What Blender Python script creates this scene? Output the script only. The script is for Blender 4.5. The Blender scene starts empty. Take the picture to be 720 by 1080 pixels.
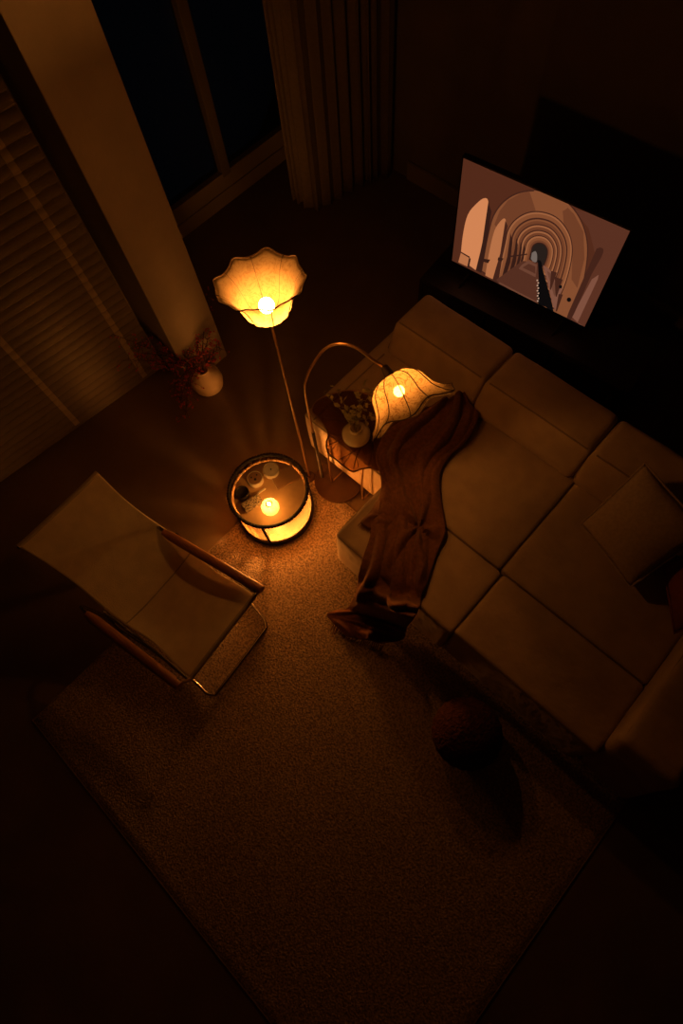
import bpy, bmesh, math, random
from mathutils import Vector, Matrix, noise
random.seed(7)
S = bpy.context.scene
COL = S.collection
PI = math.pi
S.view_settings.view_transform = 'Standard'
S.view_settings.look = 'None'
S.view_settings.exposure = 0.12
S.view_settings.gamma = 1.0
S.view_settings.use_curve_mapping = False
try:
    S.cycles.use_denoising = True
    S.cycles.max_bounces = 10
    S.cycles.diffuse_bounces = 5
    S.cycles.transmission_bounces = 8
    S.cycles.transparent_max_bounces = 16
    S.cycles.sample_clamp_indirect = 4.0
except Exception:
    pass

# ---------------------------------------------------------------- materials
def mat(name, col, rough=.8, var=0., vscale=20., bump=0., bscale=80., metal=0., spec=.3, col2=None, bdist=.01, coat=0., sheen=0., stretch=None):
    m = bpy.data.materials.new(name); m.use_nodes = True
    nt = m.node_tree; b = nt.nodes['Principled BSDF']
    b.inputs['Base Color'].default_value = (*col, 1)
    b.inputs['Roughness'].default_value = rough
    b.inputs['Metallic'].default_value = metal
    b.inputs['Specular IOR Level'].default_value = spec
    b.inputs['Coat Weight'].default_value = coat
    b.inputs['Sheen Weight'].default_value = sheen
    tc = nt.nodes.new('ShaderNodeTexCoord'); mp = nt.nodes.new('ShaderNodeMapping')
    nt.links.new(tc.outputs['Object'], mp.inputs['Vector'])
    if stretch: mp.inputs['Scale'].default_value = stretch
    if var > 0 or col2:
        n = nt.nodes.new('ShaderNodeTexNoise'); n.inputs['Scale'].default_value = vscale; n.inputs['Detail'].default_value = 5
        nt.links.new(mp.outputs[0], n.inputs['Vector'])
        r = nt.nodes.new('ShaderNodeValToRGB')
        c2 = col2 or tuple(c * (1 - var) for c in col)
        r.color_ramp.elements[0].position = .36; r.color_ramp.elements[1].position = .64
        r.color_ramp.elements[0].color = (*c2, 1); r.color_ramp.elements[1].color = (*col, 1)
        nt.links.new(n.outputs['Fac'], r.inputs['Fac']); nt.links.new(r.outputs['Color'], b.inputs['Base Color'])
    if bump > 0:
        n = nt.nodes.new('ShaderNodeTexNoise'); n.inputs['Scale'].default_value = bscale; n.inputs['Detail'].default_value = 3
        nt.links.new(mp.outputs[0], n.inputs['Vector'])
        bp = nt.nodes.new('ShaderNodeBump'); bp.inputs['Strength'].default_value = bump; bp.inputs['Distance'].default_value = bdist
        nt.links.new(n.outputs['Fac'], bp.inputs['Height']); nt.links.new(bp.outputs['Normal'], b.inputs['Normal'])
    return m

def emit(name, col, strength):
    m = bpy.data.materials.new(name); m.use_nodes = True
    nt = m.node_tree; nt.nodes.remove(nt.nodes['Principled BSDF'])
    e = nt.nodes.new('ShaderNodeEmission'); e.inputs['Color'].default_value = (*col, 1); e.inputs['Strength'].default_value = strength
    nt.links.new(e.outputs[0], nt.nodes['Material Output'].inputs['Surface'])
    return m

def paper(name, col, col2, transp=.12, scale=14., transl=.62, gain=1.):
    """thin fibrous paper: diffuse + translucent, with a little see-through between fibres"""
    m = bpy.data.materials.new(name); m.use_nodes = True
    nt = m.node_tree; nt.nodes.remove(nt.nodes['Principled BSDF'])
    N = nt.nodes.new; L = nt.links.new
    col = tuple(c * gain for c in col); col2 = tuple(c * gain for c in col2)
    tc = N('ShaderNodeTexCoord')
    w = N('ShaderNodeTexNoise'); w.inputs['Scale'].default_value = scale; w.inputs['Detail'].default_value = 6; w.inputs['Distortion'].default_value = 2.2
    L(tc.outputs['Object'], w.inputs['Vector'])
    rp = N('ShaderNodeValToRGB'); e = rp.color_ramp.elements
    e[0].position = .40; e[0].color = (*col, 1); e[1].position = .60; e[1].color = (*col, 1)
    k = rp.color_ramp.elements.new(.5); k.color = (*col2, 1)
    k = rp.color_ramp.elements.new(.46); k.color = (*col, 1)
    k = rp.color_ramp.elements.new(.54); k.color = (*col, 1)
    L(w.outputs['Fac'], rp.inputs['Fac'])
    d = N('ShaderNodeBsdfDiffuse'); t = N('ShaderNodeBsdfTranslucent'); tr = N('ShaderNodeBsdfTransparent')
    L(rp.outputs[0], d.inputs['Color']); L(rp.outputs[0], t.inputs['Color']); tr.inputs['Color'].default_value = (1, .93, .82, 1)
    m1 = N('ShaderNodeMixShader'); m1.inputs[0].default_value = transl; L(d.outputs[0], m1.inputs[1]); L(t.outputs[0], m1.inputs[2])
    m2 = N('ShaderNodeMixShader'); m2.inputs[0].default_value = transp; L(m1.outputs[0], m2.inputs[1]); L(tr.outputs[0], m2.inputs[2])
    L(m2.outputs[0], nt.nodes['Material Output'].inputs['Surface'])
    return m

def woven(name):
    """open rattan weave: thin translucent cane with holes"""
    m = bpy.data.materials.new(name); m.use_nodes = True
    nt = m.node_tree; nt.nodes.remove(nt.nodes['Principled BSDF'])
    N = nt.nodes.new; L = nt.links.new
    uv = N('ShaderNodeUVMap'); mp = N('ShaderNodeMapping'); mp.inputs['Scale'].default_value = (150, 26, 1)
    L(uv.outputs[0], mp.inputs['Vector'])
    br = N('ShaderNodeTexBrick'); br.inputs['Scale'].default_value = 1; br.inputs['Mortar Size'].default_value = .16
    br.inputs['Color1'].default_value = (.10, .062, .03, 1); br.inputs['Color2'].default_value = (.05, .028, .012, 1); br.inputs['Mortar'].default_value = (.16, .11, .06, 1)
    br.inputs['Brick Width'].default_value = 1.6; br.inputs['Row Height'].default_value = 1.0
    L(mp.outputs[0], br.inputs['Vector'])
    n = N('ShaderNodeTexNoise'); n.inputs['Scale'].default_value = 26; n.inputs['Detail'].default_value = 1
    mp2 = N('ShaderNodeMapping'); mp2.inputs['Scale'].default_value = (1, .05, 1); L(uv.outputs[0], mp2.inputs['Vector']); L(mp2.outputs[0], n.inputs['Vector'])
    cr = N('ShaderNodeMapRange'); cr.inputs['From Min'].default_value = .46; cr.inputs['From Max'].default_value = .60; cr.inputs['To Min'].default_value = .10; cr.inputs['To Max'].default_value = .85
    L(n.outputs['Fac'], cr.inputs['Value'])
    mu = N('ShaderNodeMath'); mu.operation = 'MULTIPLY'; mb_ = N('ShaderNodeMapRange'); mb_.inputs['To Min'].default_value = .38; L(br.outputs['Fac'], mb_.inputs['Value']); L(mb_.outputs[0], mu.inputs[0]); L(cr.outputs[0], mu.inputs[1])
    d = N('ShaderNodeBsdfDiffuse'); t = N('ShaderNodeBsdfTranslucent'); tr = N('ShaderNodeBsdfTransparent')
    L(br.outputs['Color'], d.inputs['Color']); L(br.outputs['Color'], t.inputs['Color'])
    m1 = N('ShaderNodeMixShader'); m1.inputs[0].default_value = .45; L(d.outputs[0], m1.inputs[1]); L(t.outputs[0], m1.inputs[2])
    m2 = N('ShaderNodeMixShader'); L(mu.outputs[0], m2.inputs[0]); L(m1.outputs[0], m2.inputs[1]); L(tr.outputs[0], m2.inputs[2])
    L(m2.outputs[0], nt.nodes['Material Output'].inputs['Surface'])
    return m

def tinted(name, tint, body, mixf, rough=.08):
    """tinted clear resin/glass: coloured see-through + body colour + gloss"""
    m = bpy.data.materials.new(name); m.use_nodes = True
    nt = m.node_tree; nt.nodes.remove(nt.nodes['Principled BSDF'])
    N = nt.nodes.new; L = nt.links.new
    tr = N('ShaderNodeBsdfTransparent'); tr.inputs['Color'].default_value = (*tint, 1)
    d = N('ShaderNodeBsdfDiffuse'); d.inputs['Color'].default_value = (*body, 1)
    g = N('ShaderNodeBsdfGlossy'); g.inputs['Roughness'].default_value = rough
    m1 = N('ShaderNodeMixShader'); m1.inputs[0].default_value = mixf; L(tr.outputs[0], m1.inputs[1]); L(d.outputs[0], m1.inputs[2])
    fr = N('ShaderNodeFresnel'); fr.inputs['IOR'].default_value = 1.35
    m2 = N('ShaderNodeMixShader'); L(fr.outputs[0], m2.inputs[0]); L(m1.outputs[0], m2.inputs[1]); L(g.outputs[0], m2.inputs[2])
    L(m2.outputs[0], nt.nodes['Material Output'].inputs['Surface'])
    return m

LC = (1.0, .325, .052)
M = dict(
    floor=mat('dark floor', (.19, .142, .092), .6, .12, 4., .1, 40., spec=.2),
    rug=mat('rug pile', (.60, .48, .365), .95, .62, 85., 1., 110., spec=.05, bdist=.014),
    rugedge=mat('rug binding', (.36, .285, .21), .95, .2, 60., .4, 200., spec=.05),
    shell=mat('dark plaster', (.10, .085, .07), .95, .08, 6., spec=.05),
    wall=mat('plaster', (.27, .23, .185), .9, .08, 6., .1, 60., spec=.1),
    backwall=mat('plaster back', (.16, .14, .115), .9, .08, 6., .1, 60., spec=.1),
    base=mat('painted skirting', (.24, .205, .165), .6, .05, 5.),
    frame=mat('dark window frame', (.16, .14, .12), .5, .1, 8.),
    glass=tinted('night glass', (.55, .6, .65), (.01, .012, .016), .55, .02),
    curtain=mat('curtain linen', (.19, .16, .125), .95, .12, 40., .3, 160., spec=.05),
    blind=mat('blind slats', (.17, .143, .11), .7, .1, 9., spec=.2),
    tape=mat('ladder tape', (.36, .30, .21), .85, .1, 30.),
    sofa=mat('sofa fabric', (.50, .40, .30), .95, .13, 9., .5, 14., spec=.06, bdist=.012, sheen=.1),
    piping=mat('sofa piping', (.30, .235, .17), .9, .1, 20., spec=.05),
    foot=mat('black plastic', (.02, .018, .016), .5, .1, 20.),
    pillow=mat('pillow fabric', (.50, .41, .31), .95, .15, 60., .6, 240., spec=.05),
    rust=mat('rust fabric', (.22, .075, .04), .95, .2, 30., .4, 120., spec=.05),
    throw=mat('brown knit throw', (.21, .098, .052), .97, .25, 50., .8, 170., spec=.04, bdist=.006, sheen=.15),
    wood=mat('arm wood', (.50, .23, .10), .4, .3, 10., .05, 60., spec=.4, stretch=(1, 12, 12)),
    chrome=mat('chrome tube', (.36, .34, .31), .18, metal=1., var=.05, vscale=5.),
    sling=mat('canvas sling', (.88, .77, .56), .95, .1, 14., .35, 220., spec=.05),
    hem=mat('canvas hem', (.52, .45, .32), .95, .1, 14., .35, 220., spec=.05),
    ball=mat('knit pouf', (.095, .04, .027), .95, .4, 35., 1., 60., spec=.04, bdist=.02),
    brass=mat('bronze metal', (.42, .27, .15), .35, metal=.8, var=.1, vscale=9.),
    disc=mat('bronze disc', (.10, .056, .035), .42, metal=.35, var=.2, vscale=7.),
    black=mat('black lacquer', (.016, .012, .01), .45, .2, 30.),
    beads=mat('black beading', (.03, .022, .018), .5, .3, 60.),
    wire=mat('dark wire', (.05, .03, .02), .5, .2, 30.),
    socket=mat('dark socket', (.03, .022, .018), .45, .1, 20.),
    paper1=paper('petal gauze', (.95, .78, .52), (.70, .52, .30), .25, 20., .62, .33),
    paper2=paper('bell gauze', (.95, .78, .48), (.46, .28, .10), .10, 20., .62, .52),
    linen=paper('lantern linen', (.9, .76, .52), (.65, .5, .28), .34, 30., .6, .2),
    weave=woven('rattan weave'),
    bulb=emit('warm bulb', LC, 480.),
    bulb2=emit('warm bulb low', LC, 150.),
    lantern=emit('lantern bulb', LC, 640.),
    globe=paper('candle globe', (.98, .88, .62), (.9, .75, .45), .45, 9., .6, .9),
    flame=emit('candle flame', (1., .42, .08), 420.),
    tray=mat('tray veneer', (.64, .40, .20), .45, .25, 8., spec=.3),
    slab=mat('brown book', (.36, .20, .10), .6, .1, 10.),
    white=mat('cream enamel', (.72, .62, .48), .5, .12, 30.),
    speck=mat('spotted cloth', (.60, .46, .30), .9, 0, 90., .2, 90., col2=(.05, .03, .02)),
    dark=mat('dark ceramic', (.03, .022, .018), .4, .2, 30.),
    resin=tinted('amber resin', (.74, .57, .40), (.42, .25, .13), .15, .12),
    vein=mat('resin vein', (.10, .05, .025), .5, .1, 20.),
    ceramic=mat('glazed ceramic', (.88, .76, .50), .22, .06, 12., spec=.5, coat=.4),
    vase=mat('matte ceramic', (.62, .50, .36), .8, .08, 12., .1, 60.),
    leaf=mat('dull green leaf', (.44, .40, .15), .6, .4, 40.),
    twig=mat('twig', (.07, .035, .025), .8, .3, 40.),
    berry=mat('red berry', (.42, .035, .025), .35, .3, 50., spec=.4),
    tvblack=mat('tv plastic', (.012, .012, .013), .4, .1, 20.),
    console=mat('black stained oak', (.03, .024, .02), .5, .3, 6., stretch=(1, 8, 8)),
)

# ---------------------------------------------------------------- mesh helpers
class MB:
    def __init__(s): s.v = []; s.f = []; s.uv = {}
    def add(s, vs, fs):
        o = len(s.v); s.v += [tuple(v) for v in vs]; s.f += [tuple(i + o for i in f) for f in fs]; return o
    def box(s, c, d, rot=0.):
        cx, cy, cz = c; x, y, z = d[0] / 2, d[1] / 2, d[2] / 2
        R = Matrix.Rotation(rot, 3, 'Z')
        vs = [R @ Vector((a * x, b * y, e * z)) + Vector(c) for e in (-1, 1) for b in (-1, 1) for a in (-1, 1)]
        s.add(vs, [(0, 2, 3, 1), (4, 5, 7, 6), (0, 1, 5, 4), (2, 6, 7, 3), (0, 4, 6, 2), (1, 3, 7, 5)])
    def tube(s, pts, r, n=8, cap=True, closed=False):
        pts = [Vector(p) for p in pts]; m = len(pts)
        rr = r if isinstance(r, (list, tuple)) else [r] * m
        rings = []; up = None
        for i, p in enumerate(pts):
            if closed: t = pts[(i + 1) % m] - pts[i - 1]
            else: t = pts[min(i + 1, m - 1)] - pts[max(i - 1, 0)]
            if t.length < 1e-9: t = Vector((0, 0, 1))
            t.normalize()
            if up is None: up = Vector((0, 0, 1)) if abs(t.z) < .9 else Vector((1, 0, 0))
            a = up - t * up.dot(t)
            if a.length < 1e-6: a = t.orthogonal()
            a.normalize(); b = t.cross(a); up = a
            rings.append([p + (a * math.cos(2 * PI * k / n) + b * math.sin(2 * PI * k / n)) * rr[i] for k in range(n)])
        fs = []
        for i in range(m if closed else m - 1):
            j = (i + 1) % m
            for k in range(n):
                k2 = (k + 1) % n; fs.append((i * n + k, i * n + k2, j * n + k2, j * n + k))
        if cap and not closed: fs.append(tuple(range(n - 1, -1, -1))); fs.append(tuple((m - 1) * n + k for k in range(n)))
        s.add([v for q in rings for v in q], fs)
    def lathe(s, prof, c=(0, 0, 0), n=40, capb=True, capt=False):
        vs = []; fs = []; m = len(prof)
        for r, z in prof:
            for k in range(n):
                a = 2 * PI * k / n; vs.append((c[0] + r * math.cos(a), c[1] + r * math.sin(a), c[2] + z))
        for i in range(m - 1):
            for k in range(n):
                k2 = (k + 1) % n; fs.append((i * n + k, i * n + k2, (i + 1) * n + k2, (i + 1) * n + k))
        if capb: fs.append(tuple(range(n - 1, -1, -1)))
        if capt: fs.append(tuple((m - 1) * n + k for k in range(n)))
        s.add(vs, fs)
    def sphere(s, c, r, n=12, m=8, sq=(1, 1, 1)):
        vs = [(c[0], c[1], c[2] - r * sq[2])]; fs = []
        for i in range(1, m):
            a = PI * i / m - PI / 2
            for k in range(n):
                b = 2 * PI * k / n
                vs.append((c[0] + r * sq[0] * math.cos(a) * math.cos(b), c[1] + r * sq[1] * math.cos(a) * math.sin(b), c[2] + r * sq[2] * math.sin(a)))
        vs.append((c[0], c[1], c[2] + r * sq[2])); t = len(vs) - 1
        for k in range(n):
            k2 = (k + 1) % n
            fs.append((0, 1 + k2, 1 + k)); fs.append((t, 1 + (m - 2) * n + k, 1 + (m - 2) * n + k2))
            for i in range(m - 2):
                fs.append((1 + i * n + k, 1 + i * n + k2, 1 + (i + 1) * n + k2, 1 + (i + 1) * n + k))
        s.add(vs, fs)
    def prism(s, poly, z0, z1):
        n = len(poly)
        vs = [(p[0], p[1], z0) for p in poly] + [(p[0], p[1], z1) for p in poly]
        s.add(vs, [tuple(range(n - 1, -1, -1)), tuple(range(n, 2 * n))] + [(k, (k + 1) % n, n + (k + 1) % n, n + k) for k in range(n)])
    def grid(s, fn, nu, nv, closed_u=False):
        vs = []; fs = []
        for j in range(nv + 1):
            for i in range(nu if closed_u else nu + 1):
                vs.append(fn(i / nu, j / nv))
        w = nu if closed_u else nu + 1
        for j in range(nv):
            for i in range(nu):
                i2 = (i + 1) % w
                fs.append((j * w + i, j * w + i2, (j + 1) * w + i2, (j + 1) * w + i))
        s.add(vs, fs)
    def build(s, name, m, parent=None, smooth=True, bevel=0., loc=None, thick=0., subd=0, recalc=True, uvfn=None, off=0.):
        me = bpy.data.meshes.new(name); 
        me.from_pydata(s.v, [], s.f); me.validate(); me.update()
        if recalc:
            bm = bmesh.new(); bm.from_mesh(me); bmesh.ops.recalc_face_normals(bm, faces=bm.faces); bm.to_mesh(me); bm.free()
        me.materials.append(m)
        if smooth:
            for p in me.polygons: p.use_smooth = True
        if uvfn:
            ul = me.uv_layers.new(name='UVMap')
            for p in me.polygons:
                for li in p.loop_indices: ul.data[li].uv = uvfn(me.vertices[me.loops[li].vertex_index].co)
        o = bpy.data.objects.new(name, me); COL.objects.link(o)
        if parent: o.parent = parent
        if loc: o.location = loc
        if bevel:
            b = o.modifiers.new('b', 'BEVEL'); b.width = bevel; b.segments = 2; b.limit_method = 'ANGLE'; b.angle_limit = .6
        if thick:
            t = o.modifiers.new('t', 'SOLIDIFY'); t.thickness = thick; t.offset = off
        if subd:
            t = o.modifiers.new('s', 'SUBSURF'); t.levels = subd; t.render_levels = subd
        if smooth and (bevel or subd == 0):
            try:
                bm = None
                me.set_sharp_from_angle(angle=math.radians(40))
            except Exception: pass
        return o

def thing(name, label, cat, loc=(0, 0, 0), group=None):
    o = bpy.data.objects.new(name, None); COL.objects.link(o); o.empty_display_size = .1
    o.location = loc; o['label'] = label; o['category'] = cat
    if group: o['group'] = group
    return o
def tag(o, label, cat, group=None):
    o['label'] = label; o['category'] = cat
    if group: o['group'] = group
    return o
def struct(o): o['kind'] = 'structure'; return o

def catmull(pts, seg=8, closed=False):
    P = [Vector(p) for p in pts]; n = len(P); out = []
    rng = n if closed else n - 1
    for i in range(rng):
        p0 = P[(i - 1) % n] if closed or i > 0 else P[0] * 2 - P[1]
        p1 = P[i]; p2 = P[(i + 1) % n]
        p3 = P[(i + 2) % n] if closed or i + 2 < n else P[-1] * 2 - P[-2]
        for k in range(seg):
            t = k / seg
            out.append(.5 * ((2 * p1) + (p2 - p0) * t + (2 * p0 - 5 * p1 + 4 * p2 - p3) * t * t + (3 * p1 - p0 - 3 * p2 + p3) * t ** 3))
    if not closed: out.append(P[-1])
    return out

def soft_box(x0, x1, y0, y1, z0, z1, r=.04, bulge=.0, warp=None, n=(18, 14, 8), wr=.0):
    """rounded cushion block with a crowned top"""
    mb = MB(); c = Vector(((x0 + x1) / 2, (y0 + y1) / 2, (z0 + z1) / 2)); h = Vector(((x1 - x0) / 2, (y1 - y0) / 2, (z1 - z0) / 2))
    bm = bmesh.new(); idx = {}
    def vert(i, j, k):
        key = (i, j, k)
        if key in idx: return idx[key]
        def g(t, hh):       # cluster grid lines near the edges
            u = t * 2 - 1
            return hh * math.copysign(1 - (1 - abs(u)) ** 1.5, u)
        p = Vector((g(i / n[0], h.x), g(j / n[1], h.y), g(k / n[2], h.z)))
        q = Vector([max(-(h[a] - r), min(h[a] - r, p[a])) for a in range(3)])
        d = p - q
        if d.length > 1e-9:
            d.normalize(); p2 = q + d * r
        else: p2 = p
        u, v = p2.x / h.x, p2.y / h.y
        if p2.z > 0: p2.z += bulge * (1 - u * u) * (1 - v * v) * (p2.z / h.z)
        w = c + p2
        if wr: 
            nn = noise.noise(Vector((w.x * 5, w.y * 5, w.z * 5))) * wr + noise.noise(Vector((w.x * 13, w.y * 9, w.z * 7 + 3))) * wr * .5
            if d.length > 0: w += d * nn
            else: w.z += nn
        if warp: w = warp(w)
        bv = bm.verts.new(w); idx[key] = bv; return bv
    for a in range(3):
        b, e = [q for q in range(3) if q != a]
        for side in (0, n[a]):
            for i in range(n[b]):
                for j in range(n[e]):
                    ks = []
                    for di, dj in ((0, 0), (1, 0), (1, 1), (0, 1)):
                        t = [0, 0, 0]; t[a] = side; t[b] = i + di; t[e] = j + dj; ks.append(vert(*t))
                    bm.faces.new(ks)
    bmesh.ops.recalc_face_normals(bm, faces=bm.faces)
    bm.verts.index_update()
    mb.v = [tuple(v.co) for v in bm.verts]; mb.f = [tuple(v.index for v in f.verts) for f in bm.faces]; bm.free()
    return mb

# ---------------------------------------------------------------- camera
H = 3.5
def axes():
    a, b, g = -3.91321278e-01, 6.26454339e-02, -7.25408561e-01
    Rx = Matrix(((1, 0, 0), (0, math.cos(a), -math.sin(a)), (0, math.sin(a), math.cos(a))))
    Ry = Matrix(((math.cos(b), 0, math.sin(b)), (0, 1, 0), (-math.sin(b), 0, math.cos(b))))
    Rz = Matrix(((math.cos(g), -math.sin(g), 0), (math.sin(g), math.cos(g), 0), (0, 0, 1)))
    return Ry @ Rx @ Matrix(((1, 0, 0), (0, -1, 0), (0, 0, -1))) @ Rz
RM = axes(); F = 600.
def at(x, y, h=0.):
    """photo pixel -> point on the horizontal level h (measurements taken off the photograph)"""
    d = RM.transposed() @ Vector(((x - 360) / F, (y - 540) / F, 1)); s = (H - h) / -d.z
    return Vector((d.x * s, d.y * s, h))
def aty(x, y, Y):
    d = RM.transposed() @ Vector(((x - 360) / F, (y - 540) / F, 1)); return d * (Y / d.y) + Vector((0, 0, H))
cam = bpy.data.objects.new('camera', bpy.data.cameras.new('camera')); COL.objects.link(cam)
cam.data.sensor_fit = 'VERTICAL'; cam.data.sensor_height = 36; cam.data.lens = F / 1080 * 36
cam.data.clip_start = .02
r_, d_, f_ = RM[0], RM[1], RM[2]
cam.matrix_world = Matrix(((r_.x, -d_.x, -f_.x, 0), (r_.y, -d_.y, -f_.y, 0), (r_.z, -d_.z, -f_.z, H), (0, 0, 0, 1)))
S.camera = cam
w = bpy.data.worlds.new('night'); S.world = w; w.use_nodes = True
w.node_tree.nodes['Background'].inputs[0].default_value = (.10, .14, .20, 1)
w.node_tree.nodes['Background'].inputs[1].default_value = .05

# ---------------------------------------------------------------- room
WX, WY, BX, TOP = -3.86, 3.62, -3.06, 4.3       # window wall, back wall, blind wall, height
b = MB(); b.box((-.2, .4, -.05), (8.2, 7.4, .1)); struct(b.build('floor', M['floor'], smooth=False))
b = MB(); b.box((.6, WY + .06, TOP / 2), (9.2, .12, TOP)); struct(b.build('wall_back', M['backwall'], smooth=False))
b = MB(); b.box((.75, WY - .012, .075), (7.2, .024, .15)); b.box((.75, WY - .009, .155), (7.2, .018, .01)); struct(b.build('baseboard_back', M['base'], smooth=False, bevel=.004))
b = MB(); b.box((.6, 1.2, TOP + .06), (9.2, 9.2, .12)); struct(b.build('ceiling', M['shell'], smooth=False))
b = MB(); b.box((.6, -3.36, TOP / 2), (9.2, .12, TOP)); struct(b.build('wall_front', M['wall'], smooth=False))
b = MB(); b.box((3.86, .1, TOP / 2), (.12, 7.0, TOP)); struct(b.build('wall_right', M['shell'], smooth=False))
# blind wall (left) slightly skewed, as measured along its foot
pa, pb = Vector((-3.215, -1.3, 0)), Vector((-3.0, 1.0, 0))
ang = math.atan2(pb.y - pa.y, pb.x - pa.x); nrm = Vector((math.sin(ang), -math.cos(ang), 0))
def wl(t, off, z):                                   # along the blind wall, off = into the room
    p = pa + (pb - pa) * t; p = p + nrm * off; p.z = z; return p
b = MB(); c0 = wl(.3, -.09, TOP / 2); b.box(c0, ((pb - pa).length * 1.7, .1, TOP), ang); struct(b.build('wall_left', M['wall'], smooth=False))
# pillar between the blinds and the window
b = MB(); b.box((-3.31, 1.11, TOP / 2), (1.28, .365, TOP)); struct(b.build('wall_pillar', M['wall'], smooth=False, bevel=.006))
# window wall: low curb, frame, glass
b = MB(); b.box((WX - .09, 2.42, .06), (.18, 2.4, .12)); struct(b.build('trim_1', M['base'], smooth=False, bevel=.005))
win = bpy.data.objects.new('window_1', None); COL.objects.link(win); struct(win)
b = MB(); b.box((WX - .06, 2.42, .19), (.10, 2.4, .138)); b.box((WX - .05, 2.42, TOP - .05), (.10, 2.4, .1)); b.box((WX - .05, 1.32, TOP / 2 + .15), (.1, .1, TOP - .4)); b.box((WX - .05, 3.56, TOP / 2 + .15), (.1, .1, TOP - .4))
b.build('window_frame', M['base'], win, smooth=False, bevel=.005)
b = MB(); b.box((WX - .05, 2.47, TOP / 2 + .075), (.09, .085, TOP - .30)); b.build('mullion', M['frame'], win, smooth=False, bevel=.005)
b = MB(); b.box((WX - .07, 2.42, TOP / 2 + .075), (.012, 2.3, TOP - .30)); b.build('pane', M['glass'], win, smooth=False)

# venetian blind on the left wall
bl = thing('venetian_blind', 'wide closed horizontal slat blind covering the left wall beside the pillar', 'blind', wl(.5, .0, 0))
def rel(o, p): return Vector(p) - o.location
b = MB(); nsl = 52; z0, z1 = .05, 3.3; L_ = (pb - pa).normalized()
def slat(t0, t1, z, dz, o=0.):
    prof_ = [(.046, -.004), (.060, .004), (.066, .014), (.062, .027), (.050, .042), (.030, .056), (.006, .064)]
    vs = []
    for t in (t0, t1):
        for off, h in prof_: vs.append(rel(bl, wl(t, off + o, z + h / .0625 * dz)))
        for off, h in prof_: vs.append(rel(bl, wl(t, off + o - .004, z + h / .0625 * dz - .002)))
    m = len(prof_); fs = []
    for k in range(m - 1):
        fs.append((k, k + 1, 2 * m + k + 1, 2 * m + k)); fs.append((m + k + 1, m + k, 3 * m + k, 3 * m + k + 1))
    fs += [(0, 2 * m, 3 * m, m), (m - 1, 2 * m - 1, 4 * m - 1, 3 * m - 1)]
    return vs, fs
for i in range(nsl):
    b.add(*slat(-.25, .955, z0 + (z1 - z0) * i / nsl, (z1 - z0) / nsl))
b.build('slat_panel', M['blind'], bl)
b = MB(); b.box(rel(bl, wl(.3525, .026, .025)), ((pb - pa).length * 1.205, .04, .04), ang); b.build('bottom_rail', M['blind'], bl, smooth=False, bevel=.006)
b = MB(); b.box(rel(bl, wl(.3525, .03, 3.34)), ((pb - pa).length * 1.205, .06, .08), ang); b.build('head_rail', M['blind'], bl, smooth=False, bevel=.006)
for t in (.887, .63):
    b = MB(); hw = .02 / (pb - pa).length
    for i in range(nsl): b.add(*slat(t - hw, t + hw, z0 + (z1 - z0) * i / nsl, (z1 - z0) / nsl, .004))
    b.build('ladder_tape', M['tape'], bl)

# curtain gathered in the corner
ct = thing('curtain', 'floor length linen curtain gathered in the corner beside the dark window', 'curtain', (-3.2, 3.1, 0))
cp = catmull([(-3.44, 2.84, 0), (-3.34, 2.83, 0), (-3.20, 2.82, 0), (-3.15, 2.98, 0), (-3.14, 3.14, 0), (-3.12, 3.3, 0), (-3.08, 3.42, 0), (-2.98, 3.53, 0)], 30)
cn = len(cp) - 1
def cur(u, v):
    s = u * cn; i = min(int(s), cn - 1); p = cp[i].lerp(cp[i + 1], s - i); t = (cp[min(i + 2, cn)] - cp[max(i - 1, 0)]).normalized(); nn = Vector((t.y, -t.x, 0))
    a = (.040 + .02 * math.sin(u * 9 + 1)) * (.8 + .3 * (1 - v))
    ph = u * 2 * PI * 10.5 + .5 * math.sin(v * 3 + u * 7)
    p = p + nn * a * math.sin(ph) + t * .012 * math.sin(2 * ph)
    return (p.x + 3.2, p.y - 3.1, .015 + v * 4.1)
b = MB(); b.grid(cur, 220, 24); b.build('drape', M['curtain'], ct, thick=.006)
b = MB(); b.tube([(p.x + 3.2, p.y - 3.1, 4.14) for p in cp[::6]], .014, 8); b.build('curtain_rail', M['frame'], ct)

# ---------------------------------------------------------------- rug
b = MB(); nx, ny = 60, 50
rx0, rx1, ry0, ry1 = -1.60, 1.155, -1.285, .985
def rg(u, v):
    x = rx0 + (rx1 - rx0) * u; y = ry0 + (ry1 - ry0) * v
    e = min(u * (rx1 - rx0), (1 - u) * (rx1 - rx0), v * (ry1 - ry0), (1 - v) * (ry1 - ry0))
    z = .014 * min(1, e / .02 + .15) + .0015 * noise.noise(Vector((x * 9, y * 9, 0)))
    return (x + .2, y + .1, max(z, .002))
rug = thing('area_rug', 'large beige deep pile rug on the dark floor under chair and sofa front', 'rug', (-.2, -.1, 0))
b.grid(lambda u, v: rg(.5 - .5 * math.cos(PI * u) if 0 else u, v), 110, 94); b.build('pile', M['rug'], rug)
b = MB(); b.tube([(rx0 + .2, ry0 + .1, .006), (rx1 + .2, ry0 + .1, .006), (rx1 + .2, ry1 + .1, .006), (rx0 + .2, ry1 + .1, .004)], .0036, 6, closed=True); b.build('binding', M['rugedge'], rug)

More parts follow.
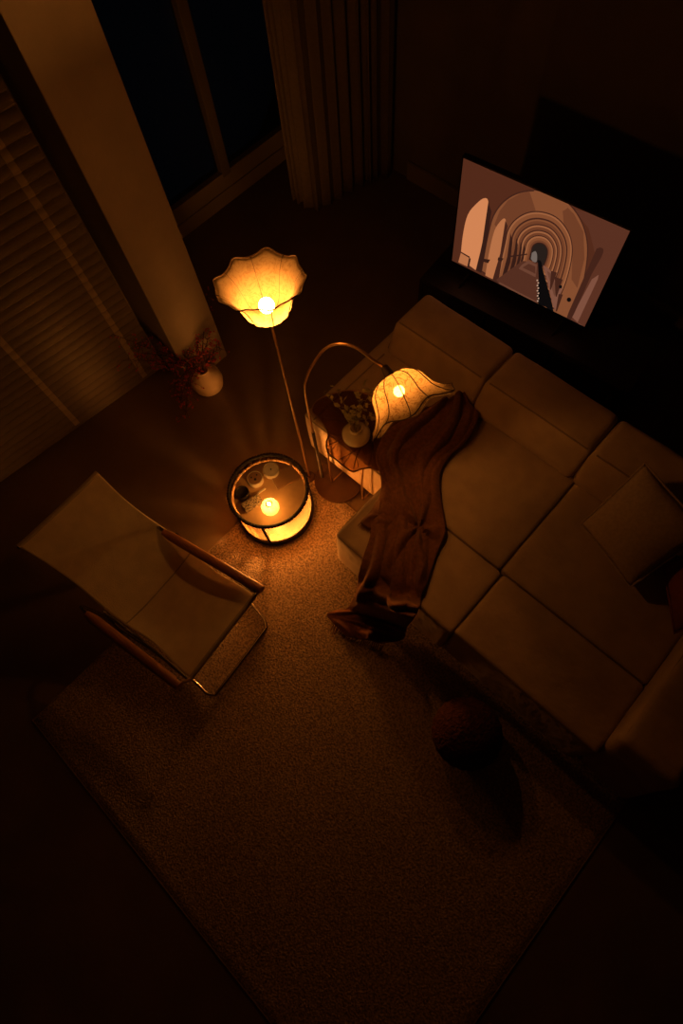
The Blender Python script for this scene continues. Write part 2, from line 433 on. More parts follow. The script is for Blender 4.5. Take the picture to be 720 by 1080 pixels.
# ---------------------------------------------------------------- sofa
SZ = .455
sofa = thing('modular_sofa', 'large low beige modular sofa in square blocks along the rug edge', 'sofa', (0, 0, 0))
def frame_pipe(x0, x1, y0, y1, z, par, r=.0055):
    k = .03
    b = MB(); pts = []
    for cx, cy, a0 in ((x1 - k, y1 - k, 0), (x0 + k, y1 - k, 90), (x0 + k, y0 + k, 180), (x1 - k, y0 + k, 270)):
        for a in range(0, 91, 15): pts.append((cx + k * math.cos(math.radians(a0 + a)), cy + k * math.sin(math.radians(a0 + a)), z))
    b.tube(pts, r, 6, closed=True); return b.build('piping', M['piping'], par)
def seat(x0, x1, y0, y1, lean=0.):
    def wp(w):
        k = (w.z - .05) / (SZ - .05)
        if w.y < y0 + .1: w.y += lean * k * max(0, 1 - (w.y - y0) / .1)
        return w
    o = soft_box(x0, x1, y0, y1, .05, SZ, .024, .012, wp, n=(26, 20, 10), wr=.003).build('seat_module', M['sofa'], sofa)
    frame_pipe(x0 + .006, x1 - .006, y0 + .006 + lean, y1 - .006, SZ - .014, o)
    b = MB()
    for sx in (x0 + .08, x1 - .08):
        for sy in (y0 + .08, y1 - .08):
            b = MB(); b.lathe([(.022, .0 if y0 > 1 else .016), (.028, .055)], (sx, sy, 0), 14, True, True); b.build('foot', M['foot'], o)
    return o
b1 = seat(-1.625, -.868, 1.13, 2.17)
b = MB(); b.tube([(-1.54, 1.14, SZ + .004), (-1.538, 1.45, SZ + .008), (-1.536, 1.80, SZ + .006)], .005, 6); b.build('piping', M['piping'], b1)
seat(-.865, -.104, 1.13, 2.17); seat(-.101, .80, 1.13, 2.17)
seat(-.925, -.080, .655, 1.127, .02); seat(-.077, .80, .665, 1.127, .03)
def back(x0, x1):
    def wp(w):
        k = (w.z - .46) / .23
        if w.y < 2.0: w.y += .10 * max(0, k) * (1 - max(0, w.y - 1.8) / .2)
        return w
    o = soft_box(x0, x1, 1.80, 2.21, .462, .69, .04, .012, wp, n=(26, 14, 10), wr=.004).build('backrest', M['sofa'], sofa)
    b = MB(); b.tube([(x0 + .03, 1.905, .688), ((x0 + x1) / 2, 1.905, .692), (x1 - .03, 1.905, .688)], .005, 6); b.build('piping', M['piping'], o)
    b = MB(); b.tube([(x0 + .012, 2.17, .675), (x0 + .012, 1.93, .675), (x0 + .008, 1.83, .50)], .005, 6); b.build('piping', M['piping'], o)
    return o
back(-1.535, -.851); back(-.848, -.133); back(-.130, .80)
def armw(w):
    k = (w.z - .05) / .6
    if w.y < .9: w.y += .085 * k * (1 - (w.y - .69) / .21)
    w.x -= .05 * k
    return w
arm = soft_box(.83, 1.135, .685, 2.25, .05, .65, .045, .012, armw, n=(12, 30, 14), wr=.004).build('armrest', M['sofa'], sofa)
b = MB(); b.tube([(.80, .80, .635), (.80, 1.5, .64), (.80, 2.2, .635)], .005, 6); b.build('piping', M['piping'], arm)

def pillow(name, cs, thick, m, label, cat, off=.0):
    """cs: four corners in order; plump in the middle, pinched at the edges"""
    c = [Vector(q) for q in cs]; ctr = sum(c, Vector()) / 4
    nn = (c[1] - c[0]).cross(c[3] - c[0]).normalized()
    if nn.z < 0: nn = -nn
    def side(sg):
        def fn(u, v):
            bow = .035
            uu = u + (u - .5) * -bow * 4 * v * (1 - v) * 1; vv = v + (v - .5) * -bow * 4 * u * (1 - u)
            p = (c[0] * (1 - uu) + c[1] * uu) * (1 - vv) + (c[3] * (1 - uu) + c[2] * uu) * vv
            h = (max(0, 16 * u * (1 - u) * v * (1 - v))) ** .55 * thick / 2
            p = p + nn * sg * h + nn * .004 * noise.noise(Vector((u * 5, v * 5, sg)))* (h > 0)
            return p - ctr
        return fn
    b = MB(); b.grid(side(1), 24, 24); b.grid(side(-1), 24, 24)
    me = b
    r = thing(name, label, cat, ctr)
    o = me.build('cover', m, r)
    bm = bmesh.new(); bm.from_mesh(o.data); bmesh.ops.remove_doubles(bm, verts=bm.verts, dist=.0008); bmesh.ops.recalc_face_normals(bm, faces=bm.faces); bm.to_mesh(o.data); bm.free()
    for p in o.data.polygons: p.use_smooth = True
    b = MB(); pts = []
    for i in range(4):
        for k in range(8):
            t = k / 8; bw = .0175 * 4 * t * (1 - t) * 1.0
            p = c[i].lerp(c[(i + 1) % 4], t); p = p + (ctr - p) * bw * .9
            pts.append(p - ctr)
    b.tube(pts, .006, 6, closed=True); b.build('seam', m, r)
    return r
pillow('throw_pillow', [(.065, 1.60, .535), (.45, 1.47, .535), (.53, 1.80, .83), (.11, 1.93, .83)], .15, M['pillow'], 'square beige throw pillow leaning on the sofa back at the right', 'pillow')
pillow('rust_cushion', [at(699, 598, .555), at(711, 668, .555), at(785, 640, .80), at(778, 560, .80)], .12, M['rust'], 'rust brown cushion at the right picture edge below the beige pillow', 'cushion')

# ---------------------------------------------------------------- throw blanket
rows = [  # left px, left level, right px, right level
    ((447, 432), .56, (497, 411), .57), ((430, 440), .535, (504, 424), .525), ((412, 452), .535, (503, 445), .50), ((400, 468), .53, (492, 466), .492),
    ((396, 484), .53, (474, 482), .492), ((400, 498), .525, (464, 500), .492), ((402, 514), .495, (464, 520), .492), ((398, 532), .492, (467, 541), .492),
    ((392, 550), .492, (469, 562), .492), ((390, 566), .488, (462, 580), .492), ((384, 584), .482, (455, 600), .490), ((380, 598), .46, (449, 618), .488)]
LW = [(at(*a, z), at(*c, y)) for a, z, c, y in rows]
# over the front edge of the sofa and down to the rug
xl, xr = LW[-1][0].x, LW[-1][1].x
LW += [(at(378, 609, .40), at(445, 632, .485)), (at(377, 618, .31), aty(443, 639, .632)), (at(375, 627, .21), aty(440, 646, .61)), (at(371, 635, .11), aty(436, 654, .575))]
LW += [(at(366, 642, .05), at(429, 663, .05)), (at(356, 644, .045), at(428, 666, .04)), (at(345, 648, .035), at(427, 670, .035)), (at(350, 656, .03), at(424, 675, .03)), (at(366, 672, .025), at(405, 680, .025))]
lf = catmull([a for a, c in LW], 8); rt = catmull([c for a, c in LW], 8); nr = len(lf) - 1
dn = len(rows) * 8 - 8
def blanket(u, v):
    s = v * nr; i = min(int(s), nr - 1); t = s - i
    a = lf[i].lerp(lf[i + 1], t); c = rt[i].lerp(rt[i + 1], t)
    d = c - a; L = d.length
    wob = .05 * math.sin(v * 9 + u * 3)
    p = a + d * (u + .03 * math.sin(v * 14) * u * (1 - u) * 4)
    # folds running lengthwise, gathering towards the pinch a third of the way down
    ph = u * (15 + 6 * math.sin(v * 5)) + 2.2 * math.sin(v * 6 + 1) + wob * 8
    ph += 2.6 * noise.noise(Vector((u * 1.8, v * 5.5, 4.)))
    edge = min(1, u * 8, (1 - u) * 8)
    amp = .032 + .014 * math.sin(v * 11 + 1)
    f = max(0., math.sin(ph)) ** .7 * amp + abs(noise.noise(Vector((u * 4, v * 13, 2.)))) * .035
    # diagonal folds on the upper half
    f += .018 * max(0, math.sin((u * 5 + v * 34))) * max(0, 1 - abs(v - .22) / .25)
    du, dv = u - .66, (v - .40) * 3.2
    rr = math.hypot(du, dv); th = math.atan2(dv, du)
    wgt = math.exp(-rr / .42) * min(1, rr / .06)
    f = f * (1 - .55 * math.exp(-rr / .30)) + .048 * wgt * max(0., math.sin(5 * th + .8 + rr * 2.5)) ** .8 - .012 * math.exp(-(rr / .07) ** 2)
    f = max(0, f) * (.35 + .65 * edge)
    k = max(0, min(1, (s - dn + 6) / 14)); k2 = max(0, min(1, (s - dn - 24) / 8)); hang = k * (1 - k2)
    p = p + Vector((-.15, -1, .35)) * f * hang * .9 + Vector((0, 0, 1)) * f * (1 - hang) * (1 - .55 * k2)
    if hang < .15 and p.y > .67: p.z = max(p.z, .484)
    if p.z > .46: p.y = min(p.y, 1.775 + .10 * (p.z - .46) / .23)
    if k2 > .3:
        p.z += .012 + .075 * min(1, u * 2.5) * max(0, .12 + noise.noise(Vector((u * 4.5, v * 20, 7.)))) * min(1, (k2 - .3) * 3)
    return p
bk = thing('throw_blanket', 'dark brown knitted throw spilling over the sofa seats down to the rug', 'blanket', (-.5, 1.0, .5))
b = MB(); b.grid(lambda u, v: blanket(u, v) - bk.location, 76, nr); b.build('cloth', M['throw'], bk, thick=.006, off=0.)
# folded corner with its fringe lying on the front seat
fl = [at(404, 524, .485), at(420, 540, .50), at(408, 556, .49), at(392, 558, .478), at(381, 551, .472), at(390, 541, .475)]
b = MB()
fc = sum(fl, Vector()) / 6 + Vector((0, 0, .02))
fo = catmull(fl, 6, True)
def flap(u, v):
    i = int(round(u * len(fo))) % len(fo); p = fc.lerp(fo[i], v); p.z += .018 * math.sin(v * PI) * (1 + .6 * math.sin(u * 20)) ; return p - bk.location
b.grid(flap, len(fo), 8, True); b.build('folded_corner', M['throw'], bk, thick=.006, off=1.)
b = MB()
for i in range(9):
    t = i / 8; p0 = at(381, 551, .476).lerp(at(396, 559, .478), t); dr = (at(376, 556, .466) - at(381, 551, .476))
    b.tube([p0 - bk.location, p0 + dr * .4 + Vector((.004 * random.uniform(-1, 1), 0, .004)) - bk.location, p0 + dr * (.8 + .3 * random.random()) - bk.location], [.0035, .003, .0015], 5)
b.build('fringe', M['throw'], bk)
b = MB()
for i in range(26):
    t = i / 25; p0 = at(352, 659, .02).lerp(at(404, 681, .02), t); dr = (at(350, 666, .018) - at(354, 659, .02))
    q = Vector((.006 * random.uniform(-1, 1), .006 * random.uniform(-1, 1), 0))
    b.tube([p0 - bk.location + Vector((0, 0, .012)), p0 + dr * .5 + q - bk.location, p0 + dr + q * 2 - bk.location], [.004, .0035, .002], 5)
b.build('fringe', M['throw'], bk)

# ---------------------------------------------------------------- pouf ball
b = MB(); bc = at(492, 773, .19)
def bf(u, v):
    a = u * 2 * PI; e = (v - .5) * PI
    r = .186 * (1 + .012 * math.sin(a * 22) * math.cos(e))
    z = max(-.176, .182 * math.sin(e))
    return (r * math.cos(e) * math.cos(a), r * math.cos(e) * math.sin(a), z + .19)
b.grid(bf, 132, 32, True)
tag(b.build('pouf', M['ball'], loc=(bc.x, bc.y, .004)), 'round dark brown knitted ball pouf on the rug before the sofa', 'pouf')

# ---------------------------------------------------------------- sling chair
ch = thing('lounge_chair', 'reclined lounge chair with pale canvas sling and round wooden arms on the rug', 'chair', (-1.45, -.2, 0))
CO = Vector(ch.location)
# frame: X along chair, measured side lines (y of right and left at back and front)
def side_y(x, s):      # s=0 right (upper), 1 left (lower)
    t = (x + 2.1) / 1.07
    return ((.000 + .125 * t) if s == 0 else (-.565 + .135 * t))
prof = catmull([(-2.085, 0, .74), (-1.95, 0, .655), (-1.78, 0, .535), (-1.60, 0, .43), (-1.45, 0, .37), (-1.30, 0, .365), (-1.15, 0, .385), (-1.02, 0, .405)], 10)
NP = len(prof) - 1
def slf(u, v):
    s = v * NP; i = min(int(s), NP - 1); q = prof[i].lerp(prof[i + 1], s - i)
    yr = side_y(q.x, 0); yl = side_y(q.x, 1)
    x = q.x + .07 * u * v + .03 * u * (1 - v)
    sag = -.035 * 4 * u * (1 - u) * math.sin(min(1, v * 1.0) * PI) - .004
    wv = .012 * math.sin(v * 9 + 1.5) * (abs(u - .5) * 2) ** 3
    ruck = .004 * noise.noise(Vector((u * 3, v * 8, 1)))
    y = yr + (yl - yr) * u
    y += (.010 * math.sin(v * 13 + 2) - .012) * (1 if u < .5 else -1) * (abs(u - .5) * 2) ** 6 * 1.0
    return Vector((x, y, q.z + sag + wv * .5 + ruck)) - CO
b = MB(); b.grid(slf, 40, 90); b.build('sling', M['sling'], ch, thick=.006)
for v0 in (.0, .985):
    b = MB(); b.tube([slf(k / 12, min(1, v0 + .008)) + Vector((0, 0, .002)) for k in range(13)], .0135, 8); b.build('hem', M['hem'], ch)
b = MB(); b.tube([slf(0.0, .52 ) + Vector((0, 0, .008))] + [slf(k / 14, .52) + Vector((0, 0, .005)) for k in range(1, 14)] + [slf(1., .52) + Vector((0, 0, .008))], .004, 6); b.build('seam', M['hem'], ch)
for s in (0, 1):
    sg = 1 if s == 0 else -1
    # side rail of the sling
    pts = []
    for i in range(28, NP + 1, 3):
        q = prof[i]; u = 0 if s == 0 else 1; v = i / NP
        pts.append(Vector((q.x + (.07 * v + .03 * (1 - v)) * u, side_y(q.x, s) + sg * .008, q.z - .02)) - CO)
    b = MB(); b.tube(pts, .009, 8); b.build('side_rail', M['chrome'], ch)
    # base: floor runner back, up and forward under the arm
    dx = .06 if s else 0
    ya0 = .02 if s == 0 else -.575; ya1 = .165 if s == 0 else -.475
    arm0 = Vector((-1.655 + dx * .8, ya0, .50)); arm1 = Vector((-.985 + dx * .8, ya1, .50))
    b = MB(); d = (arm1 - arm0); n = 12
    b.tube([arm0 + d * (k / n) - CO for k in range(n + 1)], [.018] + [.0275] * (n - 1) + [.0255], 18); b.build('armrest', M['wood'], ch)
    fx = -1.0 if s == 0 else -.93; fy = .075 if s == 0 else -.465
    bx = arm0.x - .06
    run = catmull([(fx, fy, .032), (fx - .15, fy + sg * .01, .03), (-1.40, (fy + ya0) / 2 + sg * .01, .03), (bx + .03, ya0 + sg * .004, .03), (bx - .02, ya0, .08), (bx - .02, ya0, .42), (bx + .01, ya0, .485), (bx + .08, ya0 + .008, .50)], 6)
    b = MB(); b.tube([p - CO for p in run], .0105, 10); b.build('leg_frame', M['chrome'], ch)
    # bracket from arm to sling front
    b = MB(); f0 = arm1 - d.normalized() * .03; f1 = Vector((-1.02 + (.07 if s else 0), side_y(-1.02, s), .40))
    b.tube([f0 - CO, (f0.lerp(f1, .5)) + Vector((0, 0, -.02)) - CO, f1 - CO], .010, 8); b.sphere(f0 - CO - Vector((0, sg * .018, .0)), .016, 10, 6); b.build('bracket', M['chrome'], ch)
b = MB(); pr = catmull([(-1.0, .075, .032), (-.955, .05, .032), (-.94, -.0, .032), (-.892, -.39, .032), (-.895, -.44, .032), (-.93, -.465, .032)], 6)
b.tube([p - CO for p in pr], .0105, 10); b.build('front_foot_rail', M['chrome'], ch)
b = MB(); b.tube([Vector((-2.085, .005, .72)) - CO, Vector((-2.055, -.57, .72)) - CO], .009, 8); b.build('top_rail', M['chrome'], ch)
b = MB(); b.tube([Vector((-1.02, .12, .395)) - CO, Vector((-.95, -.43, .395)) - CO], .009, 8); b.build('front_rail', M['chrome'], ch)

# ---------------------------------------------------------------- lamp shades
def shade(par, m, prof, n, amp, zamp, ph=0., sharp=1., Mx=None, ribs=None, wire=M['wire'], twist=0.):
    pc = catmull([(r, 0, z) for r, z in prof], 8); K = len(pc) - 1
    Mx = Mx or Matrix.Identity(4)
    def fn(a, v):
        s = v * K; i = min(int(s), K - 1); q = pc[i].lerp(pc[i + 1], s - i)
        c = math.cos(n * (a + ph)); c = math.copysign(abs(c) ** sharp, c)
        k = max(0, (v - .25) / .75) ** 1.7
        rr = q.x * (1 + amp * c * k + .03 * math.sin(3 * a + 1) * k); zz = q.z + zamp * c * k
        rr *= 1 + .018 * math.cos(n * 2 * (a + ph)) * min(1, v * 3)
        return Mx @ Vector((rr * math.cos(a + twist * v), rr * math.sin(a + twist * v), zz))
    b = MB(); b.grid(lambda u, v: fn(u * 2 * PI, v), 120, 40, True)
    sh = b.build('lamp_shade', m, par)
    for i in range(ribs or n):
        a = 2 * PI * i / (ribs or n) - ph + PI / n
        b = MB(); b.tube([fn(a, v / 24) * 1. + (fn(a, v / 24) - fn(a + PI, v / 24)).normalized() * .0015 for v in range(1, 25)], .0024, 5); b.build('rib', wire, sh)
    b = MB(); b.tube([fn(2 * PI * k / 160, 1.) for k in range(160)], .0028, 5, closed=True); b.build('rim_wire', wire, sh)
    return sh

# floor lamp with upward flower bowl
L1 = thing('uplight_floor_lamp', 'tall thin floor lamp with glowing upturned flower bowl shade beside the lantern table', 'lamp', (-1.474, .965, 0))
b = MB(); b.lathe([(.040, 0), (.042, .004), (.042, .012), (.036, .018), (.012, .024), (.0, .024)], (0, 0, .001), 28); b.build('base', M['disc'], L1)
b = MB(); b.tube([(0, 0, .03), (0, 0, .75), (0, 0, 1.57)], .0075, 10); b.build('pole', M['brass'], L1)
b = MB(); b.lathe([(.008, 1.53), (.014, 1.543), (.022, 1.578), (.022, 1.598), (.0, 1.598)], (0, 0, 0), 18); b.build('socket', M['socket'], L1)
tl = Matrix.Translation((0, 0, 1.575)) @ Matrix.Rotation(math.radians(9), 4, Vector((-.54, -.84, 0)))
shade(L1, M['paper1'], [(.020, 0), (.062, .006), (.094, .034), (.112, .080), (.136, .135), (.168, .176), (.186, .187)], 8, .024, .010, .1, 1., tl, 8)
b = MB(); b.sphere((0, 0, 1.648), .033, 16, 12); b.build('bulb', M['bulb'], L1)
b = MB(); b.lathe([(.010, 1.59), (.010, 1.618)], (0, 0, 0), 12, True, True); b.build('bulb_holder', M['socket'], L1)

# arched lamp with hanging bell shade
L2 = thing('arched_floor_lamp', 'arched bronze floor lamp whose glowing petal bell shade hangs over the sofa throw', 'lamp', (-1.30, 1.075, 0))
o2 = Vector((-1.30, 1.075, 0))
b = MB(); b.lathe([(.163, 0), (.166, .003), (.166, .011), (.162, .015), (.0, .0155)], (0, 0, .0155), 56); b.build('base', M['disc'], L2)
A = at(411, 396.5, 1.35); ax = Vector((.83, -.20, -.38)).normalized()
pb2 = Vector((-1.401, 1.017, 0))
path = [pb2 + Vector((0, 0, .012)), pb2 + Vector((0, 0, .5)), pb2 + Vector((0, 0, 1.0))] + [at(328, 398, 1.15), at(332, 381, 1.27), at(343, 368, 1.36), at(358, 362.5, 1.42), at(376, 367, 1.43), at(394, 380, 1.40), A - ax * .045]
path[3].x, path[3].y = pb2.x * .5 + path[3].x * .5, pb2.y * .5 + path[3].y * .5
pt = catmull(path, 10)
b = MB(); b.tube([p - o2 for p in pt], .0075, 10); b.build('pole', M['brass'], L2)
b = MB(); b.tube([pb2 - o2 + Vector((0, 0, .012)), pb2 - o2 + Vector((0, 0, .62))], .0105, 10); b.build('sleeve', M['socket'], L2)
zq = (-ax).to_track_quat('Z', 'Y').to_matrix().to_4x4()
zq = ax.to_track_quat('Z', 'Y').to_matrix().to_4x4()
tm = Matrix.Translation(A - o2) @ zq
b = MB(); b.lathe([(.008, -.055), (.016, -.05), (.024, -.012), (.030, .012), (.0, .014)], (0, 0, 0), 20); b.v = [tuple(tm @ Vector(v)) for v in b.v]; b.build('socket', M['socket'], L2)
shade(L2, M['paper2'], [(.022, .0), (.073, .008), (.117, .043), (.135, .088), (.152, .132), (.185, .172), (.217, .194)], 6, .055, .016, .35, 1., tm, 12, twist=.25)
b = MB(); b.sphere((0, 0, .080), .026, 14, 10); b.v = [tuple(tm @ Vector(v)) for v in b.v]; b.build('bulb', M['bulb2'], L2)
b = MB(); b.lathe([(.009, .01), (.009, .056)], (0, 0, 0), 12, True, True); b.v = [tuple(tm @ Vector(v)) for v in b.v]; b.build('bulb_holder', M['socket'], L2)

# ---------------------------------------------------------------- lantern drum table
DC = Vector((-1.466, .640, .0168)); DR, DH = .243, .322
dt = thing('lantern_side_table', 'round glowing lantern side table with black beaded rim and sunken tray', 'table', DC)
posts = [-53, 62, 184]
b = MB(); b.lathe([(DR - .03, 0), (DR + .006, 0), (DR + .011, .008), (DR + .011, .046), (DR, .054), (DR - .012, .054), (DR - .012, .012), (DR - .03, .012)], (0, 0, 0), 72, False); b.build('base_ring', M['black'], dt)
b = MB(); b.lathe([(.0, .004), (DR - .02, .004), (DR - .02, .011), (.0, .011)], (0, 0, 0), 48, False); b.build('bottom_panel', M['black'], dt)
b = MB()
b.tube([(DR * math.cos(a * 2 * PI / 80), DR * math.sin(a * 2 * PI / 80), DH) for a in range(80)], .0105, 8, closed=True)
for i in range(84):
    a = 2 * PI * i / 84
    p = Vector((DR * math.cos(a), DR * math.sin(a), DH)); t = Vector((-math.sin(a), math.cos(a), .9)).normalized(); rd = Vector((math.cos(a), math.sin(a), 0))
    b.sphere(p + rd * .003 + Vector((0, 0, .002)), .0125, 8, 6)
b.build('beaded_rim', M['beads'], dt)
for a in posts:
    b = MB(); ca, sa = math.cos(math.radians(a)), math.sin(math.radians(a)); b.tube([((DR + .001) * ca, (DR + .001) * sa, .03), ((DR + .001) * ca, (DR + .001) * sa, DH)], .0105, 8); b.build('post', M['black'], dt)
for i in range(3):
    a0 = math.radians(posts[i]); a1 = math.radians(posts[(i + 1) % 3] + (360 if i == 2 else 0))
    b = MB(); b.grid(lambda u, v: ((DR - .004) * math.cos(a0 + (a1 - a0) * u), (DR - .004) * math.sin(a0 + (a1 - a0) * u), .03 + (DH - .03) * v), 30, 6)
    pn = b.build('side_panel', M['linen'] if i == 0 else M['weave'], dt, uvfn=lambda co: ((math.atan2(co.y, co.x) + PI) / (2 * PI) * 1.0, co.z / DH * .35))
    if i == 0: pn['label'] = 'smooth pale linen panel of the lantern wall'
TZ = .272
b = MB(); b.lathe([(.0, TZ - .012), (DR - .018, TZ - .012), (DR - .018, TZ), (.0, TZ)], (0, 0, 0), 64, False)
b.build('tray', M['tray'], dt)
b = MB(); b.sphere((.05, -.06, .135), .03, 14, 10); b.lathe([(.035, .011), (.035, .03), (.015, .06), (.015, .112)], (.05, -.06, 0), 16, True, True); b.build('bulb', M['lantern'], dt)

TT = DC.z + TZ
def on_tray(px, py, h=.03):
    p = at(px, py, TT + h); return Vector((p.x, p.y, TT + .0005))
def small(name, parts, p, label, cat):
    t = thing(name, label, cat, p)
    for nm, bb, m in parts: bb.build(nm, m, t)
    return t
p = on_tray(285, 535, .05)
b1_ = MB(); b1_.lathe([(.02, .0), (.040, .013), (.054, .040), (.055, .062), (.047, .088), (.030, .102), (.023, .103)], (0, 0, 0), 28)
b2_ = MB(); b2_.lathe([(.0015, .0), (.009, .012), (.007, .024), (.0005, .042)], (0, 0, .082), 10)
small('globe_candle', [('globe', b1_, M['globe']), ('flame', b2_, M['flame'])], p, 'glowing round candle globe on the lantern table tray', 'candle')
def tin(px, py, r, h, mb_, ml, label, hole):
    p = on_tray(px, py, h)
    a = MB(); a.lathe([(r * .92, 0), (r, .004), (r, h - .004), (r * .97, h), (r * .90, h), (r * .88, h - .006), (.0, h - .006)], (0, 0, 0), 32)
    l = MB(); l.lathe([(r * .86, h - .0055), (r * .86, h - .001), (.0, h - .001)], (0, 0, 0), 32)
    parts = [('body', a, mb_), ('lid', l, ml)]
    for k, (x, y, q) in enumerate(hole):
        d = MB(); d.lathe([(q, h - .001), (q, h + .002), (0, h + .003)], (x * r, y * r, 0), 14); parts.append(('knob' if len(hole) == 1 else 'wick', d, M['dark']))
    return small('round_tin', parts, p, label, 'tin')
tin(285.5, 495, .052, .040, M['white'], M['white'], 'round cream tin with one dark knob at the back of the lantern tray', [(0, 0, .005)])
tin(268.5, 504, .050, .048, M['white'], M['slab'], 'round cream candle cup with dark wicks between cream tin and black cup', [(.2, -.1, .008), (-.35, -.25, .005), (-.1, .45, .005)])
p = on_tray(255, 519, .045)
a = MB(); a.lathe([(.034, 0), (.042, .01), (.044, .045), (.040, .047), (.037, .040), (.0, .034)], (0, 0, 0), 30)
tag(a.build('black_cup', M['dark'], loc=p), 'small black cup nearest the left rim of the lantern tray', 'cup')
p = on_tray(266, 531, .012); an = math.radians(76)
c1 = MB(); c1.box((0, 0, .012), (.125, .07, .024), an)
tag(c1.build('spotted_box', M['speck'], loc=p, smooth=False, bevel=.004), 'flat dark spotted box beside the candle globe on the lantern tray', 'box')
p = on_tray(275, 516, .03); c2 = MB(); c2.box((0, 0, .005), (.058, .012, .010), math.radians(80))
tag(c2.build('match_box', M['white'], loc=p, smooth=False, bevel=.002), 'slim cream stick lying before the tins on the lantern tray', 'stick')
p = on_tray(300, 503, .01); c3 = MB(); c3.box((0, 0, .007), (.15, .115, .014), math.radians(70))
bkk = thing('flat_slab', 'thin brown book lying at the right of the cream tin on the tray', 'slab', p)  # plain flat brown box over a paler inner box
c3.build('cover', M['slab'], bkk, smooth=False, bevel=.002)
c4 = MB(); c4.box((0, -.001, .007), (.151, .108, .009), math.radians(70)); c4.build('pale_core', M['white'], bkk, smooth=False)

# ---------------------------------------------------------------- leaf shaped resin table beside the sofa
TB = .50
ol = [at(329, 433, TB), at(337, 441, TB), at(344, 452, TB), at(346, 459, TB), at(344, 467, TB), at(346, 478, TB), at(355, 485, TB), at(363, 492, TB), at(372, 497, TB), at(380, 494.5, TB), at(390, 493, TB), at(399, 496, TB)]
ol += [Vector(q) for q in ((-.94, 1.19, TB), (-.90, 1.30, TB), (-.95, 1.41, TB), (-1.05, 1.47, TB), (-1.16, 1.50, TB), (-1.27, 1.53, TB), (-1.38, 1.49, TB), (-1.49, 1.44, TB), (-1.56, 1.35, TB), (-1.60, 1.25, TB))]
tc_ = Vector((-1.24, 1.26, 0))
lt = thing('leaf_side_table', 'low side table with wavy leaf shaped amber top overlapping the sofa corner', 'table', tc_)
out = [p - tc_ for p in catmull(ol, 6, True)]
b = MB(); n = len(out)
vs = []
for sc, z in ((.985, TB - .016), (1., TB - .010), (1., TB - .003), (.985, TB)):
    for p in out: vs.append((p.x * sc, p.y * sc, z))
fs = [tuple(range(n - 1, -1, -1)), tuple(range(3 * n, 4 * n))]
for k in range(3):
    for i in range(n): fs.append((k * n + i, k * n + (i + 1) % n, (k + 1) * n + (i + 1) % n, (k + 1) * n + i))
b.add(vs, fs); top = b.build('table_top', M['resin'], lt, smooth=False)
b = MB()
for i in range(4, n, 11):
    e = out[i]; c_ = Vector((.05, .02, 0)); mid = c_.lerp(e, .5) + Vector((-e.y, e.x, 0)).normalized() * .02 * (1 if i % 2 else -1)
    q = catmull([(c_.x, c_.y, TB + .0005), (mid.x, mid.y, TB + .0005), (e.x * .96, e.y * .96, TB + .0005)], 6); b.tube(q, .0024, 5)
    m1 = q[8]; e2 = out[(i + 4) % n] * .95; b.tube([m1, Vector((m1.x * .4 + e2.x * .6, m1.y * .4 + e2.y * .6 + .006, TB + .0005)), (e2.x, e2.y, TB + .0005)], .0016, 5)
b.build('veins', M['vein'], top)
b = MB(); b.tube([(p.x, p.y, TB - .006) for p in out], .0055, 6, closed=True); b.build('rim', M['brass'], top)
for lx, ly, y2 in ((-1.325, 1.035, 1.40), (-1.08, 1.075, 1.42)):
    b = MB(); b.tube([p - tc_ for p in catmull([(lx, y2, .027), (lx, ly + .05, .027), (lx, ly + .004, .036), (lx, ly, .08), (lx, ly, .3), (lx + .01, ly + .005, .487)], 5)], .0065, 8); b.build('leg', M['brass'], lt)

# vase with green sprigs on that table
vc = at(376, 465, TB + .003)
vz = thing('bud_vase', 'small round glossy cream vase of green sprigs on the leaf table', 'vase', vc)
b = MB(); b.lathe([(.044, 0), (.047, .009), (.045, .020), (.064, .038), (.083, .068), (.083, .092), (.064, .116), (.038, .130), (.034, .142), (.038, .154), (.032, .152), (.029, .138), (.0, .05)], (0, 0, 0), 40); b.build('body', M['ceramic'], vz)
ends = [(at(341, 414, .70), 9), (at(352, 408, .74), 9), (at(383, 402, .82), 14), (at(392, 410, .76), 10), (at(368, 430, .70), 12), (at(398, 438, .66), 11), (at(376, 428, .76), 10), (at(372, 437, .70), 16), (at(380, 438, .69), 16), (at(366, 440, .68), 12)]
for e, nl in ends:
    e = e - vc; st = Vector((0, 0, .10)); md = st.lerp(e, .45) + Vector((0, 0, .05))
    q = catmull([st, md, e], 8)
    b = MB(); b.tube(q, [.002 - .0012 * i / (len(q) - 1) for i in range(len(q))], 5); sp = b.build('stem', M['leaf'], vz)
    b = MB()
    for k in range(nl):
        s = q[min(len(q) - 1, 8 + int(k * (len(q) - 9) / (nl - 1)))]; d = Vector((random.gauss(0, 1), random.gauss(0, 1), random.gauss(.2, .6))).normalized(); L = random.uniform(.028, .048); wv = d.orthogonal().normalized() * L * .33
        tip = s + d * L; mm = s + d * L * .5 + Vector((0, 0, .003))
        b.add([s, mm + wv, tip, mm - wv, mm + Vector((0, 0, .002))], [(0, 1, 4), (1, 2, 4), (2, 3, 4), (3, 0, 4)])
    b.build('leaves', M['leaf'], sp)

